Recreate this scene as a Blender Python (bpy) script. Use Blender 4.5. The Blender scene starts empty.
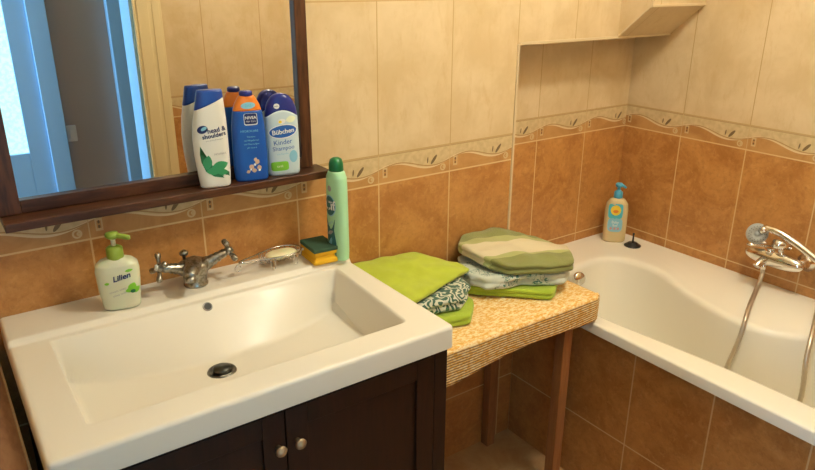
import bpy, bmesh, math, random
from mathutils import Vector, Matrix, noise
from mathutils.geometry import tessellate_polygon

S = bpy.context.scene
C = S.collection
random.seed(7)

# ------------------------------------------------------------------ camera
def camera():
    yaw, pitch, roll, f = 0.615854, -0.356421, 0.003483, 691.07
    Fv = Vector((math.sin(yaw)*math.cos(pitch), math.cos(yaw)*math.cos(pitch), math.sin(pitch)))
    R0 = Vector((math.cos(yaw), -math.sin(yaw), 0)); U0 = R0.cross(Fv)
    c, s = math.cos(roll), math.sin(roll)
    R = c*R0 + s*U0; U = -s*R0 + c*U0
    cam = bpy.data.cameras.new('camera'); o = bpy.data.objects.new('camera', cam); C.objects.link(o)
    cam.sensor_fit = 'HORIZONTAL'; cam.sensor_width = 36; cam.lens = f/815*36
    cam.clip_start = 0.01
    m = Matrix((R, U, -Fv)).transposed().to_4x4(); m.translation = (0.30403, -1.55249, 1.57693)
    o.matrix_world = m
    S.camera = o
camera()

# ------------------------------------------------------------------ world, light, exposure
w = bpy.data.worlds.new('world'); S.world = w; w.use_nodes = True
w.node_tree.nodes['Background'].inputs[0].default_value = (0.9, 0.75, 0.6, 1)
w.node_tree.nodes['Background'].inputs[1].default_value = 0.05
vs = S.view_settings
vs.view_transform = 'Standard'; vs.look = 'None'; vs.gamma = 1; vs.use_curve_mapping = False
vs.exposure = 0.0

LAMP = (1.62, -0.92, 2.34)
def light(name, kind, loc, energy, color, **k):
    l = bpy.data.lights.new(name, kind); l.energy = energy; l.color = color
    for a, v in k.items(): setattr(l, a, v)
    o = bpy.data.objects.new(name, l); C.objects.link(o); o.location = loc
    return o
light('ceiling_lamp_light', 'POINT', LAMP, 46, (1.0, 0.99, 0.84), shadow_soft_size=0.08)
hl = light('hall_daylight_fill', 'AREA', (-0.95, -1.70, 1.5), 58, (0.36, 0.68, 1.0), shape='RECTANGLE', size=0.5, size_y=1.4)  # added area light giving the hall its blue daylight; no window is built there
hl.rotation_euler = (math.radians(90), 0, math.radians(-90))

# ------------------------------------------------------------------ node helpers
class N:
    """value in a node tree with arithmetic"""
    def __init__(s, t, v): s.t = t; s.v = v
    def _m(s, op, *a, clamp=False):
        n = s.t.nodes.new('ShaderNodeMath'); n.operation = op; n.use_clamp = clamp
        for i, x in enumerate((s,)+a):
            x = x.v if isinstance(x, N) else x
            if isinstance(x, (int, float)): n.inputs[i].default_value = x
            else: s.t.links.new(x, n.inputs[i])
        return N(s.t, n.outputs[0])
    def __add__(s, o): return s._m('ADD', o)
    def __sub__(s, o): return s._m('SUBTRACT', o)
    def __mul__(s, o): return s._m('MULTIPLY', o)
    def __truediv__(s, o): return s._m('DIVIDE', o)
    def lt(s, o): return s._m('LESS_THAN', o)
    def gt(s, o): return s._m('GREATER_THAN', o)
    def mod(s, o): return s._m('FLOORED_MODULO', o)
    def abs(s): return s._m('ABSOLUTE')
    def floor(s): return s._m('FLOOR')
    def cos(s): return s._m('COSINE')
    def sqrt(s): return s._m('SQRT')
    def maxi(s, o): return s._m('MAXIMUM', o)
    def mini(s, o): return s._m('MINIMUM', o)
    def ramp(s, a, b):
        n = s.t.nodes.new('ShaderNodeMapRange'); n.interpolation_type = 'SMOOTHSTEP'
        s.t.links.new(s.v, n.inputs[0]); n.inputs[1].default_value = a; n.inputs[2].default_value = b
        return N(s.t, n.outputs[0])

def mat(name, color=(.8, .8, .8), rough=.5, metal=0, spec=.5, **k):
    m = bpy.data.materials.new(name); m.use_nodes = True
    b = m.node_tree.nodes['Principled BSDF']
    b.inputs['Base Color'].default_value = (*color, 1); b.inputs['Roughness'].default_value = rough
    b.inputs['Metallic'].default_value = metal; b.inputs['Specular IOR Level'].default_value = spec
    for a, v in k.items():
        b.inputs[a.replace('_', ' ')].default_value = v
    return m
def bsdf(m): return m.node_tree.nodes['Principled BSDF']
def mix(t, fac, a, b):
    n = t.nodes.new('ShaderNodeMix'); n.data_type = 'RGBA'
    def put(i, x):
        if isinstance(x, N): x = x.v
        if isinstance(x, (int, float)): n.inputs[i].default_value = x
        elif isinstance(x, tuple): n.inputs[i].default_value = (*x[:3], 1)
        else: t.links.new(x, n.inputs[i])
    put(0, fac); put(6, a); put(7, b)
    return n.outputs[2]
def coords(t, kind='Object'):
    tc = t.nodes.new('ShaderNodeTexCoord'); sp = t.nodes.new('ShaderNodeSeparateXYZ')
    t.links.new(tc.outputs[kind], sp.inputs[0])
    return tc.outputs[kind], [N(t, sp.outputs[i]) for i in range(3)]
def noi(t, vec, scale, detail=3, rough=.5, dist=0, loc=(0, 0, 0), sc=(1, 1, 1)):
    mp = t.nodes.new('ShaderNodeMapping'); mp.inputs[1].default_value = loc; mp.inputs[3].default_value = sc
    t.links.new(vec, mp.inputs[0])
    n = t.nodes.new('ShaderNodeTexNoise'); n.inputs['Scale'].default_value = scale
    n.inputs['Detail'].default_value = detail; n.inputs['Roughness'].default_value = rough
    n.inputs['Distortion'].default_value = dist
    t.links.new(mp.outputs[0], n.inputs[0])
    return N(t, n.outputs[0])
def bump(m, h, strength=.3, dist=.002):
    t = m.node_tree; n = t.nodes.new('ShaderNodeBump')
    n.inputs['Strength'].default_value = strength; n.inputs['Distance'].default_value = dist
    t.links.new(h.v, n.inputs['Height']); t.links.new(n.outputs[0], bsdf(m).inputs['Normal'])
def setcol(m, sock): m.node_tree.links.new(sock, bsdf(m).inputs['Base Color'])

ZB, ZT = 1.0394, 1.1219
CREAM_A, CREAM_B = (.62, .46, .255), (.72, .565, .35)
BROWN_A, BROWN_B, BROWN_C = (.40, .165, .042), (.56, .265, .078), (.62, .35, .145)
def tile_mat(name, axis, off, sign=1):
    """wall tiles: brown 25 x 40 cm below, wavy border, cream tiles above"""
    m = mat(name, rough=.3, spec=.45); t = m.node_tree
    vec, xyz = coords(t)
    u = (xyz[axis]*sign - off*sign)/.25; z = xyz[2]
    fu = u.mod(1.0); cell = u.floor()
    # brown
    nb = noi(t, vec, 9, 6, .65, .6); nf = noi(t, vec, 70, 4, .7)
    col = mix(t, nb.ramp(.32, .66), BROWN_A, BROWN_B)
    col = mix(t, noi(t, vec, 22, 5, .7, 1.2, (3, 1, 4)).ramp(.55, .8)*.55, col, BROWN_C)
    col = mix(t, nf.ramp(.45, .72)*.40, col, (.30, .12, .03))
    col = mix(t, noi(t, vec, 42, 4, .75, .5, (8, 3, 1)).ramp(.50, .72)*.40, col, (.68, .37, .13))
    # cream
    nc = noi(t, vec, 7, 4, .6, .3, (7, 2, 1))
    cc = mix(t, nc.ramp(.3, .7), CREAM_A, CREAM_B)
    cc = mix(t, noi(t, vec, 22, 5, .75, .4, (1, 5, 2), (1, 1, .35)).ramp(.48, .75)*.6, cc, (.58, .40, .19))
    # border band
    fz = (z - ZB)/(ZT-ZB)
    wave = ((fu - .21)*6.28318).cos()*.16 + .44
    wv2 = ((fu - .26)*6.28318).cos()*.14 + .47
    band = mix(t, noi(t, vec, 60, 3).ramp(.3, .7), (.56, .42, .225), (.66, .51, .29))
    brw = mix(t, nb.ramp(.3, .65), (.42, .20, .06), (.56, .30, .11))
    b = mix(t, fz.lt(wave), band, brw)
    b = mix(t, (fz - wave).abs().lt(.03), b, (.72, .56, .34))
    b = mix(t, (fz - wv2).abs().lt(.018), b, (.42, .24, .09))
    def leaf(cu, cz, a, rw, rh):
        du = (fu - cu)*3.03; dz = fz - cz         # 25 cm / 8.25 cm
        ca, sa = math.cos(a), math.sin(a)
        p = (du*ca + dz*sa)/rw; q = (dz*ca - du*sa)/rh
        return (p*p + q*q).lt(1.0)
    for a in ((.675, .54, -.1, .028, .11), (.765, .53, -.70, .058, .20)):
        b = mix(t, leaf(*a), b, (.17, .11, .05))
    def ring(cu, cz, r, wd):
        du = (fu - cu)*3.03; dz = fz - cz
        return ((du*du + dz*dz).sqrt() - r).abs().lt(wd)
    b = mix(t, ring(.90, .20, .10, .025), b, (.62, .46, .26))
    b = mix(t, ring(.915, .20, .035, .025), b, (.60, .44, .24))
    du = ((fu - .085)*3.03).abs(); dz = (fz - .36).abs()
    box = (du/.075).maxi(dz/.14)
    b = mix(t, (box - 1.0).abs().lt(.25), b, (.60, .44, .24))
    b = mix(t, leaf(.085, .30, 0, .03, .05), b, (.16, .09, .04))
    b = mix(t, leaf(.085, .43, 0, .03, .05), b, (.16, .09, .04))
    b = mix(t, (fz - .955).abs().lt(.02), b, (.46, .30, .14))
    up = z.gt(ZT)
    low = z.lt(ZB)
    col = mix(t, low, b, col)
    col = mix(t, up, col, cc)
    # joints
    du = (fu - .5).abs()
    jl = du.gt(.5 - .0085); ju = du.gt(.5 - .006)
    col = mix(t, jl*low, col, (.66, .46, .23))
    jb = du.gt(.5 - .005)*z.gt(ZB)*z.lt(ZT)
    col = mix(t, jb, col, (.60, .42, .21))
    col = mix(t, ju*up, col, (.50, .325, .14))
    dz1 = ((z - ZB + .2).mod(.4) - .2).abs().lt(.0022)*z.lt(ZB+.01)
    col = mix(t, dz1, col, (.70, .50, .26))
    dz2 = ((z - ZT + .2).mod(.4) - .2).abs().lt(.0016)*z.gt(ZT-.01)
    col = mix(t, dz2, col, (.52, .34, .15))
    setcol(m, col)
    hgt = (du.gt(.5-.009).maxi(dz1).maxi(dz2))*-1.0 + nf*.12
    bump(m, hgt, .35, .0015)
    return m

M = {}
M['tile_back'] = tile_mat('tile_back', 0, .5543)
M['tile_niche'] = tile_mat('tile_niche', 0, 2.0644)
M['tile_right'] = tile_mat('tile_right', 1, -.1001, -1)
M['tile_panel'] = tile_mat('tile_panel', 1, -.0002, -1)
M['trim'] = mat('tile_trim', (.64, .50, .31), .4)
M['plaster'] = mat('plaster', (.86, .83, .76), .9)
M['strip'] = mat('ledge_strip', (.42, .30, .17), .5)
def m_floor():
    m = mat('floor_tile', rough=.35); t = m.node_tree; vec, p = coords(t)
    c = mix(t, noi(t, vec, 8, 6, .65, .5).ramp(.3, .7), (.46, .25, .10), (.60, .38, .18))
    g = ((p[0]/.33).mod(1.0)-.5).abs().gt(.493).maxi(((p[1]/.33+.3).mod(1.0)-.5).abs().gt(.493))
    setcol(m, c); return m
M['floor'] = m_floor()
def m_wood(name, a, b, rough=.35, sc=(1, 1, 1), axis=None, spec=.4):
    m = mat(name, rough=rough, spec=spec); t = m.node_tree; vec, p = coords(t)
    n1 = noi(t, vec, 30, 4, .6, 1.5, sc=sc); n2 = noi(t, vec, 160, 2, .5, .2, sc=sc)
    setcol(m, mix(t, (n1*.7+n2*.3).ramp(.35, .65), a, b)); bump(m, n2, .1, .0005); return m
M['ledge_top'] = m_wood('ledge_wood', (.20, .09, .04), (.28, .14, .065), .6, (1, .3, 1))
DK = ((.040, .014, .006), (.110, .040, .016))
M['wood_x'] = m_wood('dark_wood', *DK, sc=(.12, 1, 1))
M['wood_z'] = m_wood('dark_wood_upright', *DK, sc=(1, 1, .12))
M['wood_cab'] = m_wood('cabinet_wood', (.016, .0045, .0012), (.028, .008, .0022), .5, (1, 1, .12))
M['wood_leg'] = m_wood('table_leg_wood', (.30, .12, .04), (.40, .17, .06), .4, (1, 1, .1))
def m_ceramic(name, c, rough=.12):
    m = mat(name, c, rough, spec=.5); bsdf(m).inputs['Coat Weight'].default_value = .05; bsdf(m).inputs['Specular IOR Level'].default_value = .38
    bsdf(m).inputs['Coat Roughness'].default_value = .15; return m
M['ceramic'] = m_ceramic('ceramic', (.82, .765, .655), .34)
M['acrylic'] = m_ceramic('acrylic', (.92, .875, .75), .26)
M['mirror'] = mat('mirror_silver', (.84, .83, .80), .0, 1)
M['chrome'] = mat('chrome', (.80, .79, .76), .12, 1)
M['brass'] = mat('dull_brass', (.42, .31, .19), .45, .7)
M['wire'] = mat('wire', (.50, .47, .42), .25, 1)
M['plug_metal'] = mat('plug_metal', (.09, .09, .08), .3, 1)
M['steel'] = mat('steel', (.22, .21, .19), .28, 1)
def m_tap():
    m = mat('worn_chrome', rough=.25, metal=1); t = m.node_tree; vec, p = coords(t)
    n = noi(t, vec, 90, 3, .6)
    setcol(m, mix(t, n.ramp(.4, .7), (.42, .40, .35), (.20, .175, .13)))
    t.links.new((n*.5+.1).v, bsdf(m).inputs['Roughness']); bump(m, n, .3, .0006); return m
M['tap'] = m_tap()
M['dark'] = mat('dark_hole', (.02, .018, .015), .5)
M['rubber'] = mat('black_rubber', (.015, .015, .015), .35)
def plastic(name, c, rough=.3, sub=0):
    m = mat(name, c, rough)
    if sub: bsdf(m).inputs['Subsurface Weight'].default_value = sub; bsdf(m).inputs['Subsurface Scale'].default_value = .01
    return m
M['white_p'] = plastic('white_plastic', (.80, .79, .72))
M['blue_p'] = plastic('royal_blue_plastic', (.012, .065, .36))
M['nblue'] = plastic('blue_bottle_plastic', (.008, .09, .42))
M['orange_p'] = plastic('orange_plastic', (.80, .22, .02))
M['navy'] = plastic('navy_plastic', (.012, .022, .21))
M['pale_blue'] = plastic('pale_blue_plastic', (.58, .70, .74))
M['mint'] = plastic('mint_plastic', (.42, .76, .45))
M['dgreen'] = plastic('dark_green_plastic', (.008, .16, .05))
M['soap_body'] = plastic('soap_bottle_plastic', (.70, .72, .54), .25, .2)
M['lime_p'] = plastic('lime_plastic', (.26, .38, .05))
M['cream_p'] = plastic('cream_plastic', (.80, .78, .60))
M['duck_body'] = plastic('amber_bottle', (.66, .53, .29), .2, .1)
M['aqua'] = plastic('aqua_plastic', (.08, .38, .58))
def ink(name, c): M[name] = mat(name, c, .4)
ink('i_navy', (.01, .02, .12)); ink('i_white', (.85, .85, .82)); ink('i_green', (.015, .16, .06)); ink('i_green2', (.04, .30, .12))
ink('i_grey', (.35, .35, .36)); ink('i_black', (.02, .02, .02)); ink('i_lime', (.20, .55, .03)); ink('i_yellow', (.85, .62, .05))
ink('i_blue', (.02, .12, .45)); ink('i_sky', (.25, .55, .70)); ink('i_teal', (.03, .16, .16)); ink('i_orange', (.75, .25, .03))
ink('i_tan', (.62, .42, .30)); ink('i_pink', (.65, .30, .32)); ink('i_cyan', (.08, .50, .62)); ink('i_pale', (.80, .84, .60))
M['soap'] = plastic('soap', (.80, .74, .46), .45, .2)
def m_foam(name, c):
    m = mat(name, c, .95, spec=.1); t = m.node_tree; vec, p = coords(t)
    bump(m, noi(t, vec, 500, 2), .8, .001); return m
M['foam'] = m_foam('yellow_foam', (.82, .46, .03)); M['scour'] = m_foam('green_scourer', (.055, .105, .065))
def m_cloth(name, kind, a=(.35, .48, .03), b=None):
    m = mat(name, a, .95, spec=.1); t = m.node_tree; vec, p = coords(t)
    bsdf(m).inputs['Sheen Weight'].default_value = .25
    f = noi(t, vec, 420, 3, .7)
    if kind == 'plain':
        setcol(m, mix(t, noi(t, vec, 30, 4).ramp(.3, .7)*.6+f*.3, a, tuple(x*1.18 for x in a)))
    elif kind == 'pattern':
        wv = t.nodes.new('ShaderNodeTexWave'); wv.wave_type = 'RINGS'; wv.rings_direction = 'SPHERICAL'
        mp = t.nodes.new('ShaderNodeMapping'); t.links.new(vec, mp.inputs[0]); mp.inputs[1].default_value = (.02, .04, 0)
        t.links.new(mp.outputs[0], wv.inputs[0]); wv.inputs['Scale'].default_value = 15
        wv.inputs['Distortion'].default_value = 16; wv.inputs['Detail'].default_value = 1.5; wv.inputs['Detail Scale'].default_value = 2.2
        k = N(t, wv.outputs['Fac'])
        setcol(m, mix(t, k.ramp(.36, .62), (.66, .66, .54), (.06, .14, .10)))
    elif kind == 'patch':
        k = noi(t, vec, 34, 2, .5, 2.2, (0, 0, 2)); q = noi(t, vec, 13, 1, .5, 0, (.3, .1, 5))
        fac = k.ramp(.50, .54)*(k*-1.0).ramp(-.60, -.57)*q.ramp(.44, .5)
        setcol(m, mix(t, fac, (.60, .64, .55), (.03, .16, .13)))
    elif kind == 'stripe':
        v = p[1]/.235 + noi(t, vec, 8, 2)*.08 - .04
        c = mix(t, v.gt(.30), (.19, .215, .055), (.40, .42, .15))
        c = mix(t, v.gt(.37), c, (.70, .61, .42))
        c = mix(t, v.gt(.69), c, (.42, .43, .16))
        c = mix(t, v.gt(.82), c, (.20, .23, .06))
        setcol(m, mix(t, f*.35, c, (.5, .45, .25)))
    bump(m, f, .9, .0012); return m
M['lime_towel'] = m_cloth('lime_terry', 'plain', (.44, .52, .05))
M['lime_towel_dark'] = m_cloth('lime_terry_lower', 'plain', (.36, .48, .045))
M['pattern_towel'] = m_cloth('patterned_terry', 'pattern')
M['patch_towel'] = m_cloth('pale_patterned_terry', 'patch')
M['stripe_towel'] = m_cloth('striped_terry', 'stripe')
def m_mat():
    m = mat('ribbed_mat', rough=.85, spec=.15); t = m.node_tree; vec, p = coords(t)
    s = p[2]*1.0 - p[1]*1.0                       # runs over the top and down the front
    rib = ((s/.0074).mod(1.0) - .5).abs()
    sp = noi(t, vec, 190, 2, .7, 0, (0, 0, 0), (.40, 1.0, .8))
    sp2 = noi(t, vec, 60, 3, .6)
    c = mix(t, (sp*.75+sp2*.25).ramp(.40, .60), (.80, .44, .10), (.95, .78, .46))
    frt = p[2].lt(.6955)
    c = mix(t, rib.ramp(.22, .44)*(frt*.80+.16), c, (.24, .09, .02))
    setcol(m, c); bump(m, (rib*rib*-4.0)*(frt*.8+.2) + sp*.4*(frt*-.8+1.0), .5, .002); return m
M['mat'] = m_mat()
M['hall_paint'] = mat('pale_blue_paint', (.36, .64, .92), .5)
M['hall_wall'] = mat('grey_wallpaper', (.50, .42, .36), .9)
def m_frost():
    m = mat('frosted_glass', (.6, .8, .85), .6); t = m.node_tree; vec, p = coords(t)
    n = noi(t, vec, 60, 2).ramp(.4, .6)
    c = mix(t, n, (.42, .88, .92), (.60, .98, 1.0))
    t.links.new(c, bsdf(m).inputs['Emission Color']); bsdf(m).inputs['Emission Strength'].default_value = 1.15; return m
M['frost'] = m_frost()
M['casing'] = mat('cream_paint', (.80, .66, .38), .5)
M['bulb'] = mat('bulb', (.9, .8, .6), .4); bsdf(M['bulb']).inputs['Emission Color'].default_value = (1, .8, .55, 1); bsdf(M['bulb']).inputs['Emission Strength'].default_value = 12
M['hose'] = mat('metal_hose', (.62, .55, .44), .35, .8)
M['grey_p'] = plastic('grey_nozzle_plastic', (.42, .43, .40), .45)

# ------------------------------------------------------------------ mesh helpers
def link(name, bm, m, parent=None, smooth=False, bevel=0, seg=2, recalc=True):
    if recalc: bmesh.ops.recalc_face_normals(bm, faces=bm.faces[:])
    me = bpy.data.meshes.new(name); bm.to_mesh(me); bm.free()
    for x in (m if isinstance(m, (list, tuple)) else [m]): me.materials.append(M[x])
    o = bpy.data.objects.new(name, me); C.objects.link(o)
    if parent: o.parent = parent
    if smooth:
        for p in me.polygons: p.use_smooth = True
    if bevel:
        b = o.modifiers.new('bevel', 'BEVEL'); b.width = bevel; b.segments = seg; b.limit_method = 'ANGLE'
        for p in me.polygons: p.use_smooth = True
        wn = o.modifiers.new('wn', 'WEIGHTED_NORMAL'); wn.keep_sharp = True
    return o
def tag(o, label, cat, group=None):
    o['label'] = label; o['category'] = cat
    if group: o['group'] = group
    return o
def struct(o): o['kind'] = 'structure'; return o
def empty(name, loc=(0, 0, 0), rz=0):
    o = bpy.data.objects.new(name, None); C.objects.link(o); o.location = loc; o.rotation_euler = (0, 0, rz); return o
def box(bm, a, b):
    r = bmesh.ops.create_cube(bm, size=1)
    for v in r['verts']:
        v.co = Vector([(a[i]+b[i])/2 + v.co[i]*(b[i]-a[i]) for i in range(3)])
    return r['verts']
def boxes(*ab):
    bm = bmesh.new()
    for a, b in ab: box(bm, a, b)
    return bm
def loft(bm, rings, cap0=True, cap1=True, closed=True):
    vs_ = [[bm.verts.new(p) for p in r] for r in rings]
    n = len(rings[0])
    for i in range(len(rings)-1):
        for j in range(n if closed else n-1):
            k = (j+1) % n
            bm.faces.new((vs_[i][j], vs_[i][k], vs_[i+1][k], vs_[i+1][j]))
    if cap0: bm.faces.new(vs_[0][::-1])
    if cap1: bm.faces.new(vs_[-1])
    return vs_
def lathe(bm, prof, seg=28, c=(0, 0, 0), axis='z'):
    rings = []
    for r, h in prof:
        ring = []
        for i in range(seg):
            a = 2*math.pi*i/seg
            x, y = r*math.cos(a), r*math.sin(a)
            p = {'z': (x, y, h), 'x': (h, x, y), 'y': (x, h, y)}[axis]
            ring.append(Vector(p)+Vector(c))
        rings.append(ring)
    loft(bm, rings)
def catmull(pts, n=8, closed=False):
    P = [Vector(p) for p in pts]; out = []; L = len(P)
    rng = range(L) if closed else range(L-1)
    for i in rng:
        p0 = P[(i-1) % L] if closed or i > 0 else P[0]*2-P[1]
        p1, p2 = P[i], P[(i+1) % L]
        p3 = P[(i+2) % L] if closed or i+2 < L else P[-1]*2-P[-2]
        for k in range(n):
            t = k/n
            out.append(.5*((2*p1)+(-p0+p2)*t+(2*p0-5*p1+4*p2-p3)*t*t+(-p0+3*p1-3*p2+p3)*t**3))
    if not closed: out.append(P[-1])
    return out
def tube(bm, pts, r, seg=8, closed=False):
    P = [Vector(p) for p in pts]; n = len(P); rings = []
    up = None
    for i in range(n):
        a = P[(i-1) % n] if closed or i > 0 else P[i]; b = P[(i+1) % n] if closed or i < n-1 else P[i]
        d = (b-a).normalized()
        if up is None:
            up = Vector((0, 0, 1)) if abs(d.z) < .9 else Vector((1, 0, 0))
        s = d.cross(up).normalized(); up = s.cross(d).normalized()
        rr = r[i] if isinstance(r, (list, tuple)) else r
        rings.append([P[i]+rr*(s*math.cos(2*math.pi*k/seg)+up*math.sin(2*math.pi*k/seg)) for k in range(seg)])
    if closed:
        rings.append(rings[0]); loft(bm, rings, False, False); bmesh.ops.remove_doubles(bm, verts=bm.verts[:], dist=1e-6)
    else: loft(bm, rings)
def sm(x): x = max(0, min(1, x)); return x*x*(3-2*x)

# ------------------------------------------------------------------ bottles with printing
class Bottle:
    """rings (z, offset x, half width, half depth); superellipse section of power n"""
    def __init__(s, prof, n=2.6): s.p = prof; s.n = n
    def at(s, z):
        p = s.p
        if z <= p[0][0]: return p[0][1:]
        for a, b in zip(p, p[1:]):
            if a[0] <= z <= b[0]:
                t = (z-a[0])/(b[0]-a[0]+1e-9); return tuple(a[i]+(b[i]-a[i])*t for i in (1, 2, 3))
        return p[-1][1:]
    def surf(s, x, z, eps=.0004):
        ox, w, d = s.at(z); k = min(.999, abs(x-ox)/w)
        return Vector((x, -(d*(1-k**s.n)**(1/s.n)) - eps, z))
    def ring(s, z, seg=40, e=0):
        ox, w, d = s.at(z); r = []
        for i in range(seg):
            a = 2*math.pi*i/seg; c, q = math.cos(a), math.sin(a)
            r.append(Vector((ox+math.copysign(abs(c)**(2/s.n), c)*(w+e), math.copysign(abs(q)**(2/s.n), q)*(d+e), z)))
        return r
    def body(s, z0, z1, step=.004, slant=0, seg=40, e=0, slant1=None):
        """mesh between two heights, the cuts tilted by slant (dz per dx)"""
        bm = bmesh.new(); n = max(2, int((z1-z0)/step)); rings = []
        zs = [z0+(z1-z0)*i/n for i in range(n+1)]
        for p in s.p:
            if z0 < p[0] < z1: zs.append(p[0])
        zs = sorted(set(round(z, 5) for z in zs))
        sl1 = slant if slant1 is None else slant1
        for z in zs:
            t = (z-z0)/(z1-z0); sl = slant*(1-t)+sl1*t
            r = s.ring(z, seg, e)
            if sl:
                rr = []
                for p in r:
                    zz = z + sl*(p.x - s.at(z)[0])
                    q = s.ring(zz, seg, e); rr.append(q[len(rr)])
                r = rr
            rings.append(r)
        loft(bm, rings); return bm
    def decal(s, name, poly, m, parent, eps=.0004, sub=6):
        """a printed shape: polygon in (x, z), wrapped on the front"""
        bm = bmesh.new()
        cx = sum(p[0] for p in poly)/len(poly); cz = sum(p[1] for p in poly)/len(poly)
        c = bm.verts.new(s.surf(cx, cz, eps)); prev = None
        n = len(poly); rings = []
        for k in range(1, sub+1):
            t = k/sub; rings.append([bm.verts.new(s.surf(cx+(x-cx)*t, cz+(z-cz)*t, eps)) for x, z in poly])
        for j in range(n):
            bm.faces.new((c, rings[0][j], rings[0][(j+1) % n]))
            for k in range(sub-1):
                bm.faces.new((rings[k][j], rings[k+1][j], rings[k+1][(j+1) % n], rings[k][(j+1) % n]))
        return link(name, bm, m, parent, smooth=True)
    def text(s, name, txt, size, x, z, m, parent, rot=0, eps=.0007, bold=.0, shear=0, sx=1):
        me = text_mesh(txt, size, bold, shear)
        ca, sa = math.cos(rot), math.sin(rot)
        for v in me.vertices:
            a, b = v.co.x*sx, v.co.y
            v.co = s.surf(x+a*ca-b*sa, z+a*sa+b*ca, eps)
        me.materials.append(M[m]); me.name = name
        o = bpy.data.objects.new(name, me); C.objects.link(o); o.parent = parent; return o
def text_mesh(txt, size, bold=0, shear=0):
    cu = bpy.data.curves.new('t', 'FONT'); cu.body = txt; cu.size = size; cu.align_x = 'CENTER'; cu.align_y = 'CENTER'
    cu.offset = bold; cu.shear = shear; cu.resolution_u = 3; cu.space_line = .85
    o = bpy.data.objects.new('t', cu); C.objects.link(o)
    dg = bpy.context.evaluated_depsgraph_get(); dg.update()
    me = bpy.data.meshes.new_from_object(o.evaluated_get(dg)); bpy.data.objects.remove(o); bpy.data.curves.remove(cu)
    me.materials.clear(); return me
def ell(cx, cz, a, b, rot=0, n=28, p=2):
    out = []
    for i in range(n):
        t = 2*math.pi*i/n; c, q = math.cos(t), math.sin(t)
        x = math.copysign(abs(c)**(2/p), c)*a; z = math.copysign(abs(q)**(2/p), q)*b
        out.append((cx+x*math.cos(rot)-z*math.sin(rot), cz+x*math.sin(rot)+z*math.cos(rot)))
    return out
def leafp(cx, cz, L, W, rot, n=10):
    pts = []
    for i in range(n+1): t = i/n; pts.append((L*(t-.5), W*math.sin(math.pi*t)**.8))
    for i in range(1, n): t = 1-i/n; pts.append((L*(t-.5), -W*math.sin(math.pi*t)**.8))
    return [(cx+x*math.cos(rot)-z*math.sin(rot), cz+x*math.sin(rot)+z*math.cos(rot)) for x, z in pts]

# ------------------------------------------------------------------ ROOM
XE, XR, YN, YF = 1.8104, 2.5466, .1466, -1.32
ZS = 1.392
struct(link('floor', boxes(((-1.1, -2.1, -.05), (2.65, .25, 0))), 'floor'))
struct(link('ceiling', boxes(((-1.1, -2.1, 2.5), (2.65, .25, 2.55))), 'plaster'))
struct(link('wall_back', boxes(((.0, 0, 0), (XE, .25, 2.5)), ((XE, 0, 0), (1.8637, YN, .565))), 'tile_back'))
struct(link('wall_niche', boxes(((XE, YN, 0), (XR, .25, ZS))), 'tile_niche'))
bm = bmesh.new()                                   # boxed duct over the niche, with its wedge in the corner
box(bm, (XE, 0, ZS), (XR, .25, 2.5))
struct(link('wall_niche_upper', bm, 'tile_back'))
bm = bmesh.new()
W0, W1 = 2.262, XR
sec = [(0, ZS), (-.122, ZS+.104), (-.122, 2.5), (0, 2.5)]
loft(bm, [[Vector((W0, y, z)) for y, z in sec], [Vector((W1, y, z)) for y, z in sec]])
struct(link('wall_corner_duct', bm, 'tile_back'))
struct(link('wall_right', boxes(((XR, -2.1, 0), (XR+.1, .25, 2.5))), 'tile_right'))
struct(link('wall_left', boxes(((-.1, YF, 0), (.02, .25, 2.5))), 'tile_right'))
DX0, DX1, DZ = .12, 1.045, 2.02
YH = YF-.12
struct(link('wall_front', boxes(((-.1, YH, 0), (DX0, YF, 2.5)), ((DX1, YH, 0), (XR, YF, 2.5)), ((DX0, YH, DZ), (DX1, YF, 2.5))), 'tile_back'))
# corner strips
struct(link('trim_1', boxes(((XE-.007, -.0035, .60), (XE+.0015, .004, ZS))), 'trim', bevel=.001))
struct(link('trim_2', boxes(((XE, -.0035, ZS-.004), (XR, .004, ZS+.005))), 'trim', bevel=.001))
bm = bmesh.new()
tube(bm, [(W0, -.001, ZS+.003), (W0-.001, -.122, ZS+.106)], .0035, 6)
struct(link('trim_3', bm, 'trim'))
struct(link('trim_4', boxes(((W0-.004, -.126, ZS+.10), (W1, -.119, ZS+.108))), 'trim', bevel=.001))
struct(link('trim_5', boxes(((W0-.004, -.126, ZS+.108), (W0+.004, -.119, 2.5))), 'trim', bevel=.001))

# hallway seen in the mirror
YK = -1.97
struct(link('wall_hall_far', boxes(((-1.1, YK-.1, 0), (2.2, YK, 2.5))), 'hall_wall'))
struct(link('wall_hall_left', boxes(((-1.1, YK, 0), (-1.0, YH, 2.5))), 'hall_wall'))
struct(link('wall_hall_right', boxes(((2.1, YK, 0), (2.2, YH, 2.5))), 'hall_wall'))
struct(link('wall_hall_near', boxes(((-1.0, YH, 0), (-.1, YF, 2.5))), 'hall_wall'))
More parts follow.
